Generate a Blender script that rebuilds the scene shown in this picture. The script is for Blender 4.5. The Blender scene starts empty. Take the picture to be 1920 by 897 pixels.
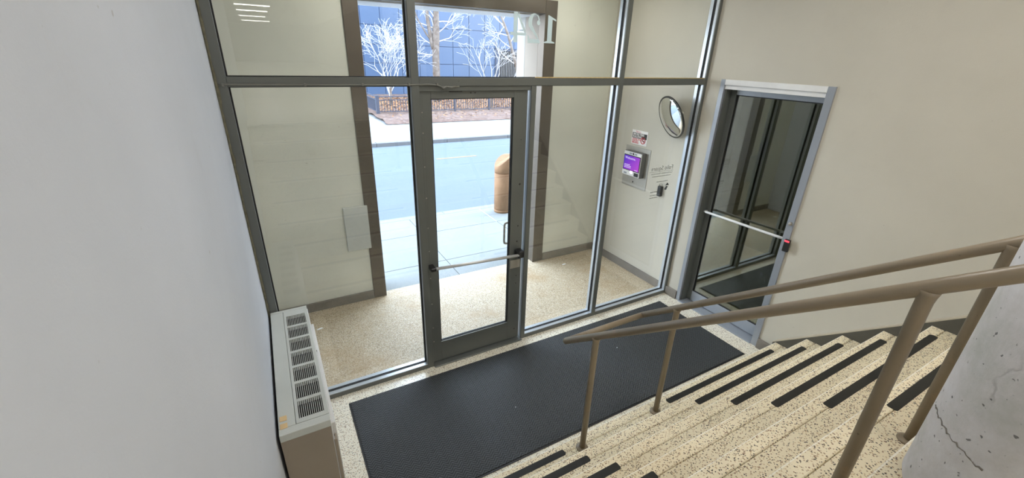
import bpy, bmesh, math, random
from mathutils import Vector, Matrix
random.seed(7)
S = bpy.context.scene
COL = S.collection
PI = math.pi

# ------------------------------------------------------------------ camera
cam = bpy.data.cameras.new('camera')
cam.sensor_width = 36.0
cam.sensor_fit = 'HORIZONTAL'
cam.lens = 799.224 / 1920 * 36.0
cam.clip_start = 0.02
cam.clip_end = 400
camo = bpy.data.objects.new('camera', cam)
COL.objects.link(camo)
R = Matrix(((0.87283019, 0.16931918, -0.45771003),
            (-0.48713818, 0.3587616, -0.7962327),
            (0.02939132, 0.91794397, 0.3956198)))
camo.matrix_world = Matrix.Translation((-0.98920, -3.10381, 2.69543)) @ R.to_4x4()
S.camera = camo

# ------------------------------------------------------------------ world, lights, exposure
SKY = 11.0
w = bpy.data.worlds.new('sky'); S.world = w; w.use_nodes = True
nt = w.node_tree; nt.nodes.clear()
wo = nt.nodes.new('ShaderNodeOutputWorld'); bg = nt.nodes.new('ShaderNodeBackground')
tc = nt.nodes.new('ShaderNodeTexCoord'); sep = nt.nodes.new('ShaderNodeSeparateXYZ'); rp = nt.nodes.new('ShaderNodeValToRGB')
nt.links.new(tc.outputs['Generated'], sep.inputs[0]); nt.links.new(sep.outputs['Z'], rp.inputs[0])
rp.color_ramp.elements[0].position = 0.0; rp.color_ramp.elements[0].color = (0.86, 0.93, 1.0, 1)
rp.color_ramp.elements[1].position = 0.9; rp.color_ramp.elements[1].color = (0.62, 0.78, 1.0, 1)
nt.links.new(rp.outputs[0], bg.inputs[0]); bg.inputs[1].default_value = SKY
nt.links.new(bg.outputs[0], wo.inputs[0])
S.view_settings.view_transform = 'Standard'; S.view_settings.look = 'None'
S.view_settings.exposure = 0.0; S.view_settings.gamma = 1.0; S.view_settings.use_curve_mapping = False

LAMPS = [  # ceiling fixtures: x, y, z, length, watts
    (1.0, -1.3, 4.16, 1.2, 24), (1.0, -3.0, 4.16, 1.2, 27), (-0.3, -5.2, 4.16, 1.2, 33), (2.6, -5.2, 4.16, 1.2, 33),
    (-0.7, -9.0, 4.16, 1.2, 26), (-0.7, -13.0, 4.16, 1.2, 26),
    (-0.7, -17.0, 4.16, 1.2, 26), (-0.7, -20.0, 4.16, 1.2, 26), (-0.7, -24.0, 4.16, 1.2, 26), (-0.5, -28.5, 4.16, 1.5, 26)]
LAMP_COL = (1.0, 0.965, 0.92)

# ------------------------------------------------------------------ material helpers
def lin(c):
    return tuple(((v/255)/12.92 if v/255 <= .04045 else (((v/255)+.055)/1.055)**2.4) for v in c)

class NT:
    def __init__(s, name):
        s.m = bpy.data.materials.new(name); s.m.use_nodes = True
        s.t = s.m.node_tree; s.b = s.t.nodes['Principled BSDF']; s.out = s.t.nodes['Material Output']
        s.tc = s.t.nodes.new('ShaderNodeTexCoord'); s.geo = None
    def n(s, typ, **kw):
        nd = s.t.nodes.new(typ)
        for k, v in kw.items():
            if k.startswith('i_'): nd.inputs[k[2:].replace('_', ' ')].default_value = v
            else: setattr(nd, k, v)
        return nd
    def l(s, a, b): s.t.links.new(a, b)
    @property
    def pos(s):
        if s.geo is None: s.geo = s.n('ShaderNodeNewGeometry')
        return s.geo.outputs['Position']
    def noise(s, scale, detail=3, rough=.5, vec=None, dist=0):
        nd = s.n('ShaderNodeTexNoise'); nd.inputs['Scale'].default_value = scale
        nd.inputs['Detail'].default_value = detail; nd.inputs['Roughness'].default_value = rough
        nd.inputs['Distortion'].default_value = dist
        s.l(vec or s.pos, nd.inputs['Vector']); return nd.outputs['Fac']
    def ramp(s, fac, stops, interp='LINEAR'):
        r = s.n('ShaderNodeValToRGB'); r.color_ramp.interpolation = interp
        while len(r.color_ramp.elements) < len(stops): r.color_ramp.elements.new(.5)
        for e, (p, c) in zip(r.color_ramp.elements, stops):
            e.position = p; e.color = (*c, 1) if len(c) == 3 else c
        s.l(fac, r.inputs[0]); return r.outputs[0]
    def mix(s, fac, a, b, mode='MIX'):
        m = s.n('ShaderNodeMix', data_type='RGBA', blend_type=mode)
        for v, sock in ((fac, m.inputs[0]), (a, m.inputs[6]), (b, m.inputs[7])):
            if hasattr(v, 'is_linked') or hasattr(v, 'links'): s.l(v, sock)
            elif isinstance(v, (int, float)): sock.default_value = v
            else: sock.default_value = (*v, 1) if len(v) == 3 else v
        return m.outputs[2]
    def math(s, op, a, b=0, c=None):
        m = s.n('ShaderNodeMath', operation=op)
        for i, v in enumerate((a, b) if c is None else (a, b, c)):
            if isinstance(v, (int, float)): m.inputs[i].default_value = v
            else: s.l(v, m.inputs[i])
        return m.outputs[0]
    def bump(s, h, strength=.3, dist=.005):
        b = s.n('ShaderNodeBump'); b.inputs['Strength'].default_value = strength; b.inputs['Distance'].default_value = dist
        s.l(h, b.inputs['Height']); s.l(b.outputs[0], s.b.inputs['Normal'])
    def base(s, c, rough=.5, metal=0, spec=.5):
        if isinstance(c, (tuple, list)): s.b.inputs['Base Color'].default_value = (*c[:3], 1)
        else: s.l(c, s.b.inputs['Base Color'])
        if isinstance(rough, (int, float)): s.b.inputs['Roughness'].default_value = rough
        else: s.l(rough, s.b.inputs['Roughness'])
        s.b.inputs['Metallic'].default_value = metal; s.b.inputs['Specular IOR Level'].default_value = spec
        return s.m

def plain(name, c, rough=.5, metal=0, spec=.5, var=.06, scale=6, bump=0, bscale=80):
    k = NT(name); n = k.noise(scale, 4)
    a = tuple(max(0, v*(1-var)) for v in c); b = tuple(min(1, v*(1+var)) for v in c)
    k.base(k.ramp(n, [(.3, a), (.7, b)]), rough, metal, spec)
    if bump: k.bump(k.noise(bscale, 3), bump, .003)
    return k.m

def paint(name, c, dirt=(.45, .41, .34), amt=.25):
    k = NT(name)
    c0 = k.ramp(k.noise(.9, 5, .6), [(.3, tuple(v*.93 for v in c)), (.7, tuple(min(1, v*1.04) for v in c))])
    sm = k.ramp(k.noise(3.2, 8, .75), [(.6, (0, 0, 0)), (.78, (amt, amt, amt))])
    c1 = k.mix(sm, c0, dirt)
    sp = k.ramp(k.noise(34, 2, .4), [(.76, (0, 0, 0)), (.81, (.4, .4, .4))])
    c2 = k.mix(sp, c1, (.33, .30, .26))
    k.base(c2, .62, 0, .35)
    h = k.math('ADD', k.noise(160, 3, .6), k.math('MULTIPLY', k.noise(14, 3), .8))
    k.bump(h, .22, .003)
    return k.m

def terrazzo(name, base, chips, scale, rough=.28, stain=.2, thr=.58):
    k = NT(name)
    wn = k.n('ShaderNodeTexNoise'); wn.inputs['Scale'].default_value = scale*.8; k.l(k.pos, wn.inputs['Vector'])
    mp = k.n('ShaderNodeVectorMath', operation='MULTIPLY_ADD'); k.l(wn.outputs['Color'], mp.inputs[0])
    mp.inputs[1].default_value = (.6/scale,)*3; k.l(k.pos, mp.inputs[2])
    v = k.n('ShaderNodeTexVoronoi'); v.inputs['Scale'].default_value = scale; k.l(mp.outputs[0], v.inputs['Vector'])
    sx = k.n('ShaderNodeSeparateColor'); k.l(v.outputs['Color'], sx.inputs[0])
    pick = k.ramp(sx.outputs[0], [(0, base), (thr, base)] + [(thr+.001+i*(1-thr)/len(chips), c) for i, c in enumerate(chips)], 'CONSTANT')
    inside = k.ramp(v.outputs['Distance'], [(.40, (1, 1, 1)), (.50, (0, 0, 0))])
    c0 = k.mix(inside, base, pick)
    st = k.ramp(k.noise(1.3, 5, .65), [(.5, (0, 0, 0)), (.75, (stain, stain, stain))])
    c1 = k.mix(st, c0, tuple(x*y for x, y in zip(base, (.78, .62, .42))))
    k.base(c1, rough, 0, .5)
    k.bump(k.noise(60, 2), .03, .002)
    return k.m

M = {}
M['wall'] = paint('painted_wall', (.545, .515, .435))
M['wall_left'] = paint('painted_wall_grey', (.68, .715, .785), amt=.12)
M['alcove'] = paint('painted_alcove_wall', (.70, .70, .61), amt=.28)
M['ceiling'] = paint('ceiling_paint', (.7, .68, .63))
M['terrazzo'] = terrazzo('terrazzo_floor', (.86, .82, .70), [(.62, .50, .34), (.34, .25, .17), (.10, .085, .07), (.55, .42, .30), (.22, .14, .09)], 135, .22, .12, .55)
M['tread'] = terrazzo('terrazzo_tread', (.84, .755, .56), [(.60, .46, .28), (.34, .24, .14), (.09, .075, .055), (.52, .38, .24), (.24, .14, .09), (.05, .04, .035)], 120, .32, .22, .45)
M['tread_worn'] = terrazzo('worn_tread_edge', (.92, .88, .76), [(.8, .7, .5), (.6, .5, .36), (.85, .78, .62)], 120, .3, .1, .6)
M['aggregate'] = terrazzo('exposed_aggregate', (.50, .41, .28), [(.62, .58, .48), (.25, .17, .1), (.72, .66, .54), (.16, .12, .08)], 130, .6, .8, .3)
M['frame'] = plain('grey_painted_aluminium', (.145, .155, .145), .38, .3, .5, .05, 3)
M['frame_pale'] = plain('pale_aluminium', (.31, .335, .37), .38, .25, .5, .04, 3)
M['frame_daylit'] = plain('daylit_side_aluminium', (.50, .54, .58), .3, .35, .5, .04, 3)  # frame grey made paler: daylight on sides and sills put into the colour
M['gasket'] = plain('black_gasket', (.012, .012, .013), .6)
M['bronze'] = plain('bronze_metal', (.115, .095, .075), .42, .4, .5, .12, 2.5)
M['baseboard'] = plain('grey_baseboard', (.19, .17, .145), .5, 0, .4, .15, 5, .1, 26)
M['stringer'] = plain('dark_stringer', (.085, .08, .065), .5, 0, .4, .1, 4)
M['ledge'] = plain('ledge_paint', (.45, .40, .31), .5, 0, .4, .1, 6)
M['strip'] = plain('black_grip_strip', (.018, .018, .016), .55, 0, .4, .25, 9, .25, 400)
M['white'] = plain('white_enamel', (.75, .75, .74), .4)
M['unit_top'] = plain('unit_top_enamel', (.56, .58, .545), .42, 0, .5, .03, 4)
M['unit_side'] = plain('unit_side_taupe', (.33, .28, .225), .5, 0, .4, .05, 4)
M['unit_dark'] = plain('unit_inside', (.015, .015, .015), .7)
M['tab'] = plain('yellow_tab', (.72, .52, .27), .5)
M['steel'] = plain('brushed_steel', (.42, .40, .36), .4, .6, .5, .05, 4)
M['bar'] = plain('push_bar_aluminium', (.62, .62, .61), .35, .3)
M['black'] = plain('black_plastic', (.015, .015, .016), .4)
M['wood'] = plain('wood_bead', (.55, .40, .17), .5, 0, .4, .15, 33)
M['cable'] = plain('cable_sheath', (.2, .2, .175), .5)
M['caulk'] = plain('old_caulk', (.17, .16, .11), .7, 0, .3, .3, 30)
M['brass_dark'] = plain('screw_hole', (.02, .018, .015), .5)
M['paper'] = plain('white_paper', (.85, .87, .88), .6)
M['housing_side'] = plain('housing_dark_side', (.13, .13, .13), .5)
M['bollard'] = plain('orange_concrete', (.27, .155, .085), .7, 0, .3, .18, 5, .3, 33)
M['bollard_joint'] = plain('bollard_groove', (.2, .1, .05), .8)
M['stone'] = plain('pale_stone', (.40, .40, .39), .7, 0, .3, .05, 2)
M['lintel'] = plain('bounce_lit_lintel', (.86, .87, .88), .6, 0, .3, .02, 2)  # whitened to stand in for light bounced up from the ground
M['reveal'] = plain('beige_reveal', (.33, .29, .25), .7, 0, .3, .05, 2)
M['fence'] = plain('iron_fence_paint', (.035, .045, .075), .5)
M['curb'] = plain('curb_concrete', (.15, .155, .165), .8)
M['bluepanel'] = plain('blue_panel', (.035, .068, .135), .45, 0, .5, .06, .4)
M['bluejoint'] = plain('blue_joint', (.012, .028, .08), .7)
M['yellowline'] = plain('yellow_road_paint', (.22, .15, .06), .7)
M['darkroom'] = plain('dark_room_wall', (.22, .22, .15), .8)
M['text'] = plain('grey_vinyl', (.22, .22, .2), .6)
M['chrome'] = plain('mirror_dome', (.86, .87, .88), .04, 1.0, .5, .01)

def m_slab():
    k = NT('pale_sidewalk_concrete')
    c = k.ramp(k.noise(1.5, 6, .65), [(.3, (.185, .20, .20)), (.7, (.21, .225, .225))])
    k.base(c, .8, 0, .3); k.bump(k.noise(120, 3), .2, .002); return k.m
M['slab'] = m_slab()
def m_road():
    k = NT('worn_grey_asphalt')
    mp = k.n('ShaderNodeMapping'); mp.inputs['Scale'].default_value = (.25, 1.6, 1); k.l(k.pos, mp.inputs[0])
    c = k.ramp(k.noise(1.1, 6, .6, mp.outputs[0]), [(.3, (.088, .112, .145)), (.7, (.10, .127, .16))])
    k.base(c, .75, 0, .4); k.bump(k.noise(150, 3), .3, .004); return k.m
M['road'] = m_road()
def m_mulch():
    k = NT('leaf_mulch')
    v = k.n('ShaderNodeTexVoronoi'); v.inputs['Scale'].default_value = 9; k.l(k.pos, v.inputs['Vector'])
    sx = k.n('ShaderNodeSeparateColor'); k.l(v.outputs['Color'], sx.inputs[0])
    c = k.ramp(sx.outputs[0], [(0, (.085, .055, .045)), (.35, (.125, .08, .065)), (.7, (.15, .10, .08)), (.9, (.19, .15, .14))], 'CONSTANT')
    c2 = k.mix(k.ramp(k.noise(.8, 4), [(.4, (0, 0, 0)), (.7, (.7, .7, .7))]), c, (.16, .115, .10))
    k.base(c2, .9, 0, .2); k.bump(k.noise(12, 4), .6, .05); return k.m
M['mulch'] = m_mulch()
def m_leaf():
    k = NT('fallen_leaf'); k.base(k.ramp(k.noise(3, 2), [(.35, (.24, .105, .045)), (.65, (.30, .185, .10))]), .8, 0, .2); return k.m
M['leaf'] = m_leaf()
def m_bark():
    k = NT('pale_bark')
    c = k.ramp(k.noise(5, 6, .7), [(.35, (.10, .075, .06)), (.55, (.17, .145, .13)), (.75, (.24, .23, .22))])
    k.base(c, .85, 0, .2); return k.m
M['bark'] = m_bark()
M['twig'] = plain('pale_twig', (.44, .43, .43), .7, 0, .3, .08, 3)
def m_rail():
    k = NT('taupe_rail_paint')
    c0 = k.ramp(k.noise(4, 5, .6), [(.3, (.238, .19, .128)), (.7, (.288, .23, .157))])
    w_ = k.ramp(k.noise(38, 4, .7), [(.66, (0, 0, 0)), (.72, (.8, .8, .8))])
    c1 = k.mix(w_, c0, (.12, .08, .05))
    w2 = k.ramp(k.noise(6, 5, .7), [(.62, (0, 0, 0)), (.72, (.6, .6, .6))])
    c2 = k.mix(w2, c1, (.40, .27, .16))
    k.base(c2, .36, 0, .5); k.bump(k.noise(90, 3), .12, .002); return k.m
M['rail'] = m_rail()
def m_concrete():
    k = NT('cast_concrete')
    c0 = k.ramp(k.noise(3.5, 8, .7), [(.3, (.60, .61, .57)), (.5, (.78, .76, .76)), (.62, (.86, .85, .86)), (.8, (.66, .68, .56))])
    pit = k.ramp(k.noise(60, 2, .4), [(.70, (0, 0, 0)), (.745, (.8, .8, .8))])
    c1 = k.mix(pit, c0, (.09, .09, .09))
    cr = k.n('ShaderNodeTexVoronoi', feature='DISTANCE_TO_EDGE'); cr.inputs['Scale'].default_value = 1.6
    wn = k.n('ShaderNodeTexNoise'); wn.inputs['Scale'].default_value = 9; wn.inputs['Detail'].default_value = 5; k.l(k.pos, wn.inputs['Vector'])
    mp = k.n('ShaderNodeVectorMath', operation='MULTIPLY_ADD'); k.l(wn.outputs['Color'], mp.inputs[0]); mp.inputs[1].default_value = (.16,)*3; k.l(k.pos, mp.inputs[2])
    k.l(mp.outputs[0], cr.inputs['Vector'])
    cf = k.ramp(cr.outputs['Distance'], [(.0, (1, 1, 1)), (.012, (0, 0, 0))])
    cm = k.math('MULTIPLY', cf, k.ramp(k.noise(2.5, 3), [(.48, (0, 0, 0)), (.58, (1, 1, 1))]))
    c2 = k.mix(k.math('MULTIPLY', cm, .6), c1, (.12, .12, .11))
    k.base(c2, .7, 0, .3)
    h = k.math('SUBTRACT', k.noise(25, 5, .6), k.math('ADD', k.math('MULTIPLY', pit, .8), cm))
    k.bump(h, .35, .008); return k.m
M['concrete'] = m_concrete()
def m_mat():
    k = NT('chevron_ribbed_carpet')
    sx = k.n('ShaderNodeSeparateXYZ'); k.l(k.pos, sx.inputs[0])
    X, Y = sx.outputs[0], sx.outputs[1]
    zig = k.math('PINGPONG', X, .03)
    a = k.math('ADD', Y, zig)
    f = k.math('FRACT', k.math('DIVIDE', a, .022))
    rib = k.math('PINGPONG', f, .5)
    n = k.noise(190, 2, .7)
    hh = k.math('ADD', k.math('MULTIPLY', rib, 1.1), k.math('MULTIPLY', n, 1.05))
    c = k.ramp(hh, [(.5, (.002, .0023, .0026)), (.82, (.008, .0095, .0105)), (1.05, (.075, .083, .088))])
    c2 = k.mix(k.ramp(k.noise(1.8, 5, .6), [(.4, (0, 0, 0)), (.75, (.5, .5, .5))]), c, (.006, .007, .008), 'ADD')
    k.base(c2, .45, 0, .6); k.bump(hh, .8, .006); return k.m
M['mat'] = m_mat()
M['mat_edge'] = plain('rubber_edge', (.02, .02, .024), .4)

def m_glass(name, refl=1.0, tint=(.93, .95, .93), ior=1.5, add=0.0):
    k = NT(name); t = k.t; t.nodes.remove(k.b)
    gg = k.n('ShaderNodeNewGeometry'); dp = k.n('ShaderNodeVectorMath', operation='DOT_PRODUCT')
    k.l(gg.outputs['Incoming'], dp.inputs[0]); k.l(gg.outputs['True Normal'], dp.inputs[1])
    g5 = k.math('POWER', k.math('SUBTRACT', 1.0, k.math('ABSOLUTE', dp.outputs['Value'])), 5)
    f = k.math('MINIMUM', k.math('MULTIPLY_ADD', g5, .95*refl, .042*refl+add), 1.0)
    tr = k.n('ShaderNodeBsdfTransparent'); tr.inputs[0].default_value = (*tint, 1)
    gl = k.n('ShaderNodeBsdfGlossy'); gl.inputs['Roughness'].default_value = 0.0; gl.inputs[0].default_value = (.95, .97, .96, 1)
    nb = k.n('ShaderNodeBump'); nb.inputs['Strength'].default_value = .02; nb.inputs['Distance'].default_value = .01
    k.l(k.noise(1.2, 1), nb.inputs['Height']); k.l(nb.outputs[0], gl.inputs['Normal'])
    mx = k.n('ShaderNodeMixShader'); k.l(f, mx.inputs[0]); k.l(tr.outputs[0], mx.inputs[1]); k.l(gl.outputs[0], mx.inputs[2])
    k.l(mx.outputs[0], k.out.inputs['Surface']); return k.m
M['glass'] = m_glass('window_glass', 1.0, (.985, .99, .985))
M['glass_dark'] = m_glass('tinted_door_glass', 1.6, (.72, .74, .60), add=.12)
def m_frost():
    k = NT('translucent_white_vinyl'); k.t.nodes.remove(k.b)
    d = k.n('ShaderNodeBsdfDiffuse'); d.inputs[0].default_value = (.8, .88, .88, 1)
    t = k.n('ShaderNodeBsdfTranslucent'); t.inputs[0].default_value = (.8, .88, .88, 1)
    tr = k.n('ShaderNodeBsdfTransparent')
    m1 = k.n('ShaderNodeMixShader'); m1.inputs[0].default_value = .55; k.l(d.outputs[0], m1.inputs[1]); k.l(t.outputs[0], m1.inputs[2])
    m2 = k.n('ShaderNodeMixShader'); m2.inputs[0].default_value = .86; k.l(tr.outputs[0], m2.inputs[1]); k.l(m1.outputs[0], m2.inputs[2])
    k.l(m2.outputs[0], k.out.inputs['Surface']); return k.m
M['frost'] = m_frost()
def m_emit(name, c, s):
    k = NT(name); k.base((0, 0, 0), .5); k.b.inputs['Emission Color'].default_value = (*c, 1); k.b.inputs['Emission Strength'].default_value = s; return k.m
M['lamp_tube'] = m_emit('fluorescent_diffuser', LAMP_COL, 7)
M['red_light'] = m_emit('red_indicator', (1, .05, .08), 2.2)
M['white_led'] = m_emit('white_led', (.9, .85, 1), 2.5)
def m_screen():
    k = NT('purple_screen'); sx = k.n('ShaderNodeSeparateXYZ'); k.l(k.pos, sx.inputs[0])
    f = k.math('ADD', k.math('MULTIPLY', k.math('SUBTRACT', .94, sx.outputs[1]), 2.2), k.math('MULTIPLY', k.math('SUBTRACT', 1.56, sx.outputs[2]), 1.8))
    c = k.ramp(f, [(.1, (.09, .02, .55)), (.9, (.48, .05, .62))])
    k.base((0, 0, 0), .3); k.l(c, k.b.inputs['Emission Color']); k.b.inputs['Emission Strength'].default_value = 1.1; return k.m
M['screen'] = m_screen()
M['screen_text'] = m_emit('screen_lettering', (.85, .75, 1), 1.0)
M['sign_white'] = plain('sign_white', (.8, .78, .76), .5)
M['sign_black'] = plain('sign_black', (.02, .02, .02), .5)
M['sign_red'] = plain('sign_red', (.6, .03, .05), .5)

# ------------------------------------------------------------------ geometry helpers
def box(bm, x0, x1, y0, y1, z0, z1, bev=0, seg=1, cut=None):
    r = bmesh.ops.create_cube(bm, size=1)
    vs = r['verts']
    for v in vs:
        v.co = Vector(((x0+x1)/2 + v.co.x*(x1-x0), (y0+y1)/2 + v.co.y*(y1-y0), (z0+z1)/2 + v.co.z*(z1-z0)))
    if bev:
        es = list({e for v in vs for e in v.link_edges})
        bmesh.ops.bevel(bm, geom=es, offset=bev, segments=seg, affect='EDGES', profile=.5)
    return bm
def B(*a, **k):
    bm = bmesh.new(); box(bm, *a, **k); return bm
def prism(bm, pts, d, off=Vector((0, 0, 0))):
    """closed polygon pts (Vector 3D, coplanar) extruded by vector d"""
    a = [bm.verts.new(Vector(p)) for p in pts]; b = [bm.verts.new(Vector(p)+Vector(d)) for p in pts]
    bm.faces.new(a); bm.faces.new(list(reversed(b)))
    n = len(a)
    for i in range(n): bm.faces.new((a[i], b[i], b[(i+1) % n], a[(i+1) % n]))
    bmesh.ops.recalc_face_normals(bm, faces=bm.faces[:])
    return bm
def tube(bm, pts, rad, seg=12, cap=True):
    pts = [Vector(p) for p in pts]
    rads = rad if isinstance(rad, (list, tuple)) else [rad]*len(pts)
    rings = []; prev = None
    for i, p in enumerate(pts):
        if i == 0: t = pts[1]-pts[0]
        elif i == len(pts)-1: t = pts[-1]-pts[-2]
        else: t = (pts[i+1]-p).normalized() + (p-pts[i-1]).normalized()
        t.normalize()
        if prev is None:
            u = t.cross(Vector((0, 0, 1)));
            if u.length < .05: u = t.cross(Vector((1, 0, 0)))
        else: u = prev - t*prev.dot(t)
        u.normalize(); prev = u; v = t.cross(u)
        k = 1.0
        if 0 < i < len(pts)-1:
            c = (p-pts[i-1]).normalized().dot(t); k = 1/max(.5, c)
        rings.append([bm.verts.new(p + (u*math.cos(2*PI*j/seg) + v*math.sin(2*PI*j/seg))*rads[i]*(1 if k == 1 else 1)) for j in range(seg)])
    for a, b in zip(rings, rings[1:]):
        for j in range(seg):
            f = bm.faces.new((a[j], a[(j+1) % seg], b[(j+1) % seg], b[j])); f.smooth = True
    if cap:
        bm.faces.new(list(reversed(rings[0]))); bm.faces.new(rings[-1])
    return bm
def lathe(bm, prof, c, seg=24, axis=None):
    """prof: list of (r, h) along axis from centre c"""
    ax = (axis or Vector((0, 0, 1))).normalized()
    u = ax.cross(Vector((0, 0, 1)))
    if u.length < .05: u = Vector((1, 0, 0))
    u.normalize(); v = ax.cross(u); c = Vector(c); rings = []
    for r, h in prof:
        if r < 1e-6: rings.append([bm.verts.new(c+ax*h)])
        else: rings.append([bm.verts.new(c+ax*h+(u*math.cos(2*PI*j/seg)+v*math.sin(2*PI*j/seg))*r) for j in range(seg)])
    for a, b in zip(rings, rings[1:]):
        for j in range(seg):
            q = [a[j % len(a)], a[(j+1) % len(a)], b[(j+1) % len(b)], b[j % len(b)]]
            q2 = []
            for x in q:
                if x not in q2: q2.append(x)
            if len(q2) > 2:
                f = bm.faces.new(q2); f.smooth = True
    for rg in (rings[0], rings[-1]):
        if len(rg) > 1: bm.faces.new(rg)
    bmesh.ops.recalc_face_normals(bm, faces=bm.faces[:])
    return bm
def wloc(o):
    l = Vector(o.location)
    while o.parent: o = o.parent; l += Vector(o.location)
    return l
def obj(name, bm, mat, parent=None, origin=None):
    me = bpy.data.meshes.new(name)
    if parent is not None: origin = wloc(parent)
    if origin is not None: bmesh.ops.translate(bm, verts=bm.verts, vec=-Vector(origin))
    bm.to_mesh(me); bm.free()
    me.materials.append(M[mat] if isinstance(mat, str) else mat)
    o = bpy.data.objects.new(name, me); COL.objects.link(o)
    if parent is not None: o.parent = parent
    elif origin is not None: o.location = origin
    return o
def thing(name, label, cat, loc, group=None, kind=None):
    o = bpy.data.objects.new(name, None); COL.objects.link(o); o.location = loc; o.empty_display_size = .1
    o['label'] = label; o['category'] = cat
    if group: o['group'] = group
    if kind: o['kind'] = kind
    return o
def tag(o, label, cat, group=None, kind=None):
    o['label'] = label; o['category'] = cat
    if group: o['group'] = group
    if kind: o['kind'] = kind
    return o
def struct(name, bm, mat, label, cat, parent=None):
    o = obj(name, bm, mat, parent); o['kind'] = 'structure'; o['label'] = label; o['category'] = cat; return o
def share(src, parent, delta, name=None):
    o = src.copy(); COL.objects.link(o); o.parent = parent; o.location = Vector(src.location)+Vector(delta); return o
def text_mesh(name, s, size, mat, origin, xdir, ydir, parent, depth=.001, align='LEFT', bold=0):
    cu = bpy.data.curves.new(name, 'FONT'); cu.body = s; cu.size = size; cu.extrude = depth; cu.align_x = align; cu.offset = bold
    cu.resolution_u = 3
    t = bpy.data.objects.new('tmp_text', cu); COL.objects.link(t)
    dg = bpy.context.evaluated_depsgraph_get()
    me = bpy.data.meshes.new_from_object(t.evaluated_get(dg)); bpy.data.objects.remove(t)
    x = Vector(xdir); y = Vector(ydir); z = x.cross(y)
    me.transform(Matrix((x, y, z)).transposed().to_4x4()); me.name = name
    me.materials.clear(); me.materials.append(M[mat])
    o = bpy.data.objects.new(name, me); COL.objects.link(o)
    if parent is not None: o.parent = parent; o.location = Vector(origin)-wloc(parent)
    else: o.location = origin
    o['kind'] = 'stuff'
    return o

XL, XR = -1.21, 3.06       # side walls
ZC = 4.2                   # ceiling
YO = 1.49                  # inner face of the street wall of the alcove
ZL = 9*.19562              # landing level
RI, TR, Y1 = .19562, .23612, 1.40162
def nose(k): return -(Y1+(k-1)*TR)

# ------------------------------------------------------------------ room shell
fl = thing('floor', 'cream speckled terrazzo floor around the black mat', 'floor', (1, -.7, 0), kind='structure')
b = B(XL-.2, XR+.05, -1.45, .12, -.2, -.012); obj('floor_base', b, 'gasket', fl)
xs = [XL, -.55, 1.15, 2.845, XR+.04]; ys = [-1.45, -.235, .12]
for i in range(4):
    for j in range(2):
        obj('floor_panel', B(xs[i]+.001, xs[i+1]-.001, ys[j]+.001, ys[j+1]-.001, -.012, 0), 'terrazzo', fl)
struct('wall_left', B(XL-.2, XL, -4.2, YO, -.2, ZC+.1), 'wall_left', 'off-white scuffed painted wall on the left side', 'wall')
# right wall with an opening for the side door
DY0, DY1, DZ = -.168, -1.218, 2.54
b = bmesh.new()
box(b, XR, XR+.22, DY0, YO, -.2, ZC+.1); box(b, XR, XR+.22, -34, DY1, -.2, ZC+.1); box(b, XR, XR+.22, DY1, DY0, DZ, ZC+.1)
struct('wall_right', b, 'wall', 'beige painted wall on the right around the side door', 'wall')
struct('ceiling', B(-4.2, XR+.2, -34, .12, ZC, ZC+.2), 'ceiling', 'pale painted ceiling over the stair hall', 'ceiling')
struct('wall_back', B(-4.2, XR+.2, -34.2, -34, 0, ZC+.1), 'wall', 'far end wall of the upper hall', 'wall')
struct('wall_hall', B(-4.4, -4.2, -34, -4.2, 0, ZC+.1), 'wall', 'left wall of the upper hall', 'wall')
struct('wall_return', B(-4.2, XL-.2, -4.2, -4.0, 0, ZC+.1), 'wall', 'short wall where the upper hall widens', 'wall')
struct('floor_hall', B(-4.2, XR, -34, nose(9)-.25, ZL-.25, ZL), 'terrazzo', 'terrazzo floor of the upper hall at stair top', 'floor')

# alcove
struct('floor_alcove', B(XL, XR, .12, 1.575, -.2, 0), 'aggregate', 'exposed aggregate floor of the entry alcove outside the glass', 'floor')
struct('ceiling_alcove', B(XL, XR, .12, YO, 3.6, 3.7), 'alcove', 'painted ceiling of the entry alcove', 'ceiling')
OX0, OX1, OZ = -.07, 1.985, 3.14
b = bmesh.new()
box(b, XL-.2, OX0-.02, YO, 1.6, -.2, 3.7); box(b, OX1+.02, XR+.2, YO, 1.6, -.2, 3.7); box(b, OX0-.02, OX1+.02, YO, 1.6, OZ+.02, 3.7)
struct('wall_street', b, 'alcove', 'painted street-side wall of the alcove around the wide opening', 'wall')
# outer masonry of the building
b = bmesh.new()
box(b, -12, OX0-.02, 1.6, 1.9, -.3, 12); box(b, OX1, 14, 1.6, 1.9, -.3, 12); box(b, OX0-.02, OX1, 1.6, 1.93, 3.5, 12)
box(b, XL-.2, XR+.2, .12, 1.6, 3.7, 12); box(b, XL-10, XR+10, .0, .12, ZC+.1, 12)
struct('wall_facade', b, 'reveal', 'beige outer masonry of the building round the opening', 'wall')
# stone pier and lintel outside the opening
pr = thing('stone_pier', 'pale stone pier just outside the right edge of the opening', 'pier', (2.1, 2.0, 0), kind='structure')
z = -.02
for k in range(8):
    h = [.55, .6, .62, .62, .62, .62, .62, .62][k]
    obj('stone_block', B(1.985, 2.4, 1.902, 2.1, z, z+h-.006, bev=.004), 'stone', pr); z += h
struct('trim_1', B(-.3, 2.4, 1.605, 2.06, 3.128, 3.5), 'lintel', 'pale lintel above the street opening', 'trim')
# bronze surround
fr = thing('trim_2', 'bronze metal surround framing the opening to the street', 'trim', (1, YO, 0), kind='structure')
obj('jamb', B(-.212, OX0, YO-.02, 1.6, 0, OZ+.14, bev=.003), 'bronze', fr)
obj('jamb', B(OX1, 2.148, YO-.02, 1.6, 0, OZ+.14, bev=.003), 'bronze', fr)
obj('header', B(OX0, OX1, YO-.02, 1.6, OZ, OZ+.14, bev=.003), 'bronze', fr)
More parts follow.
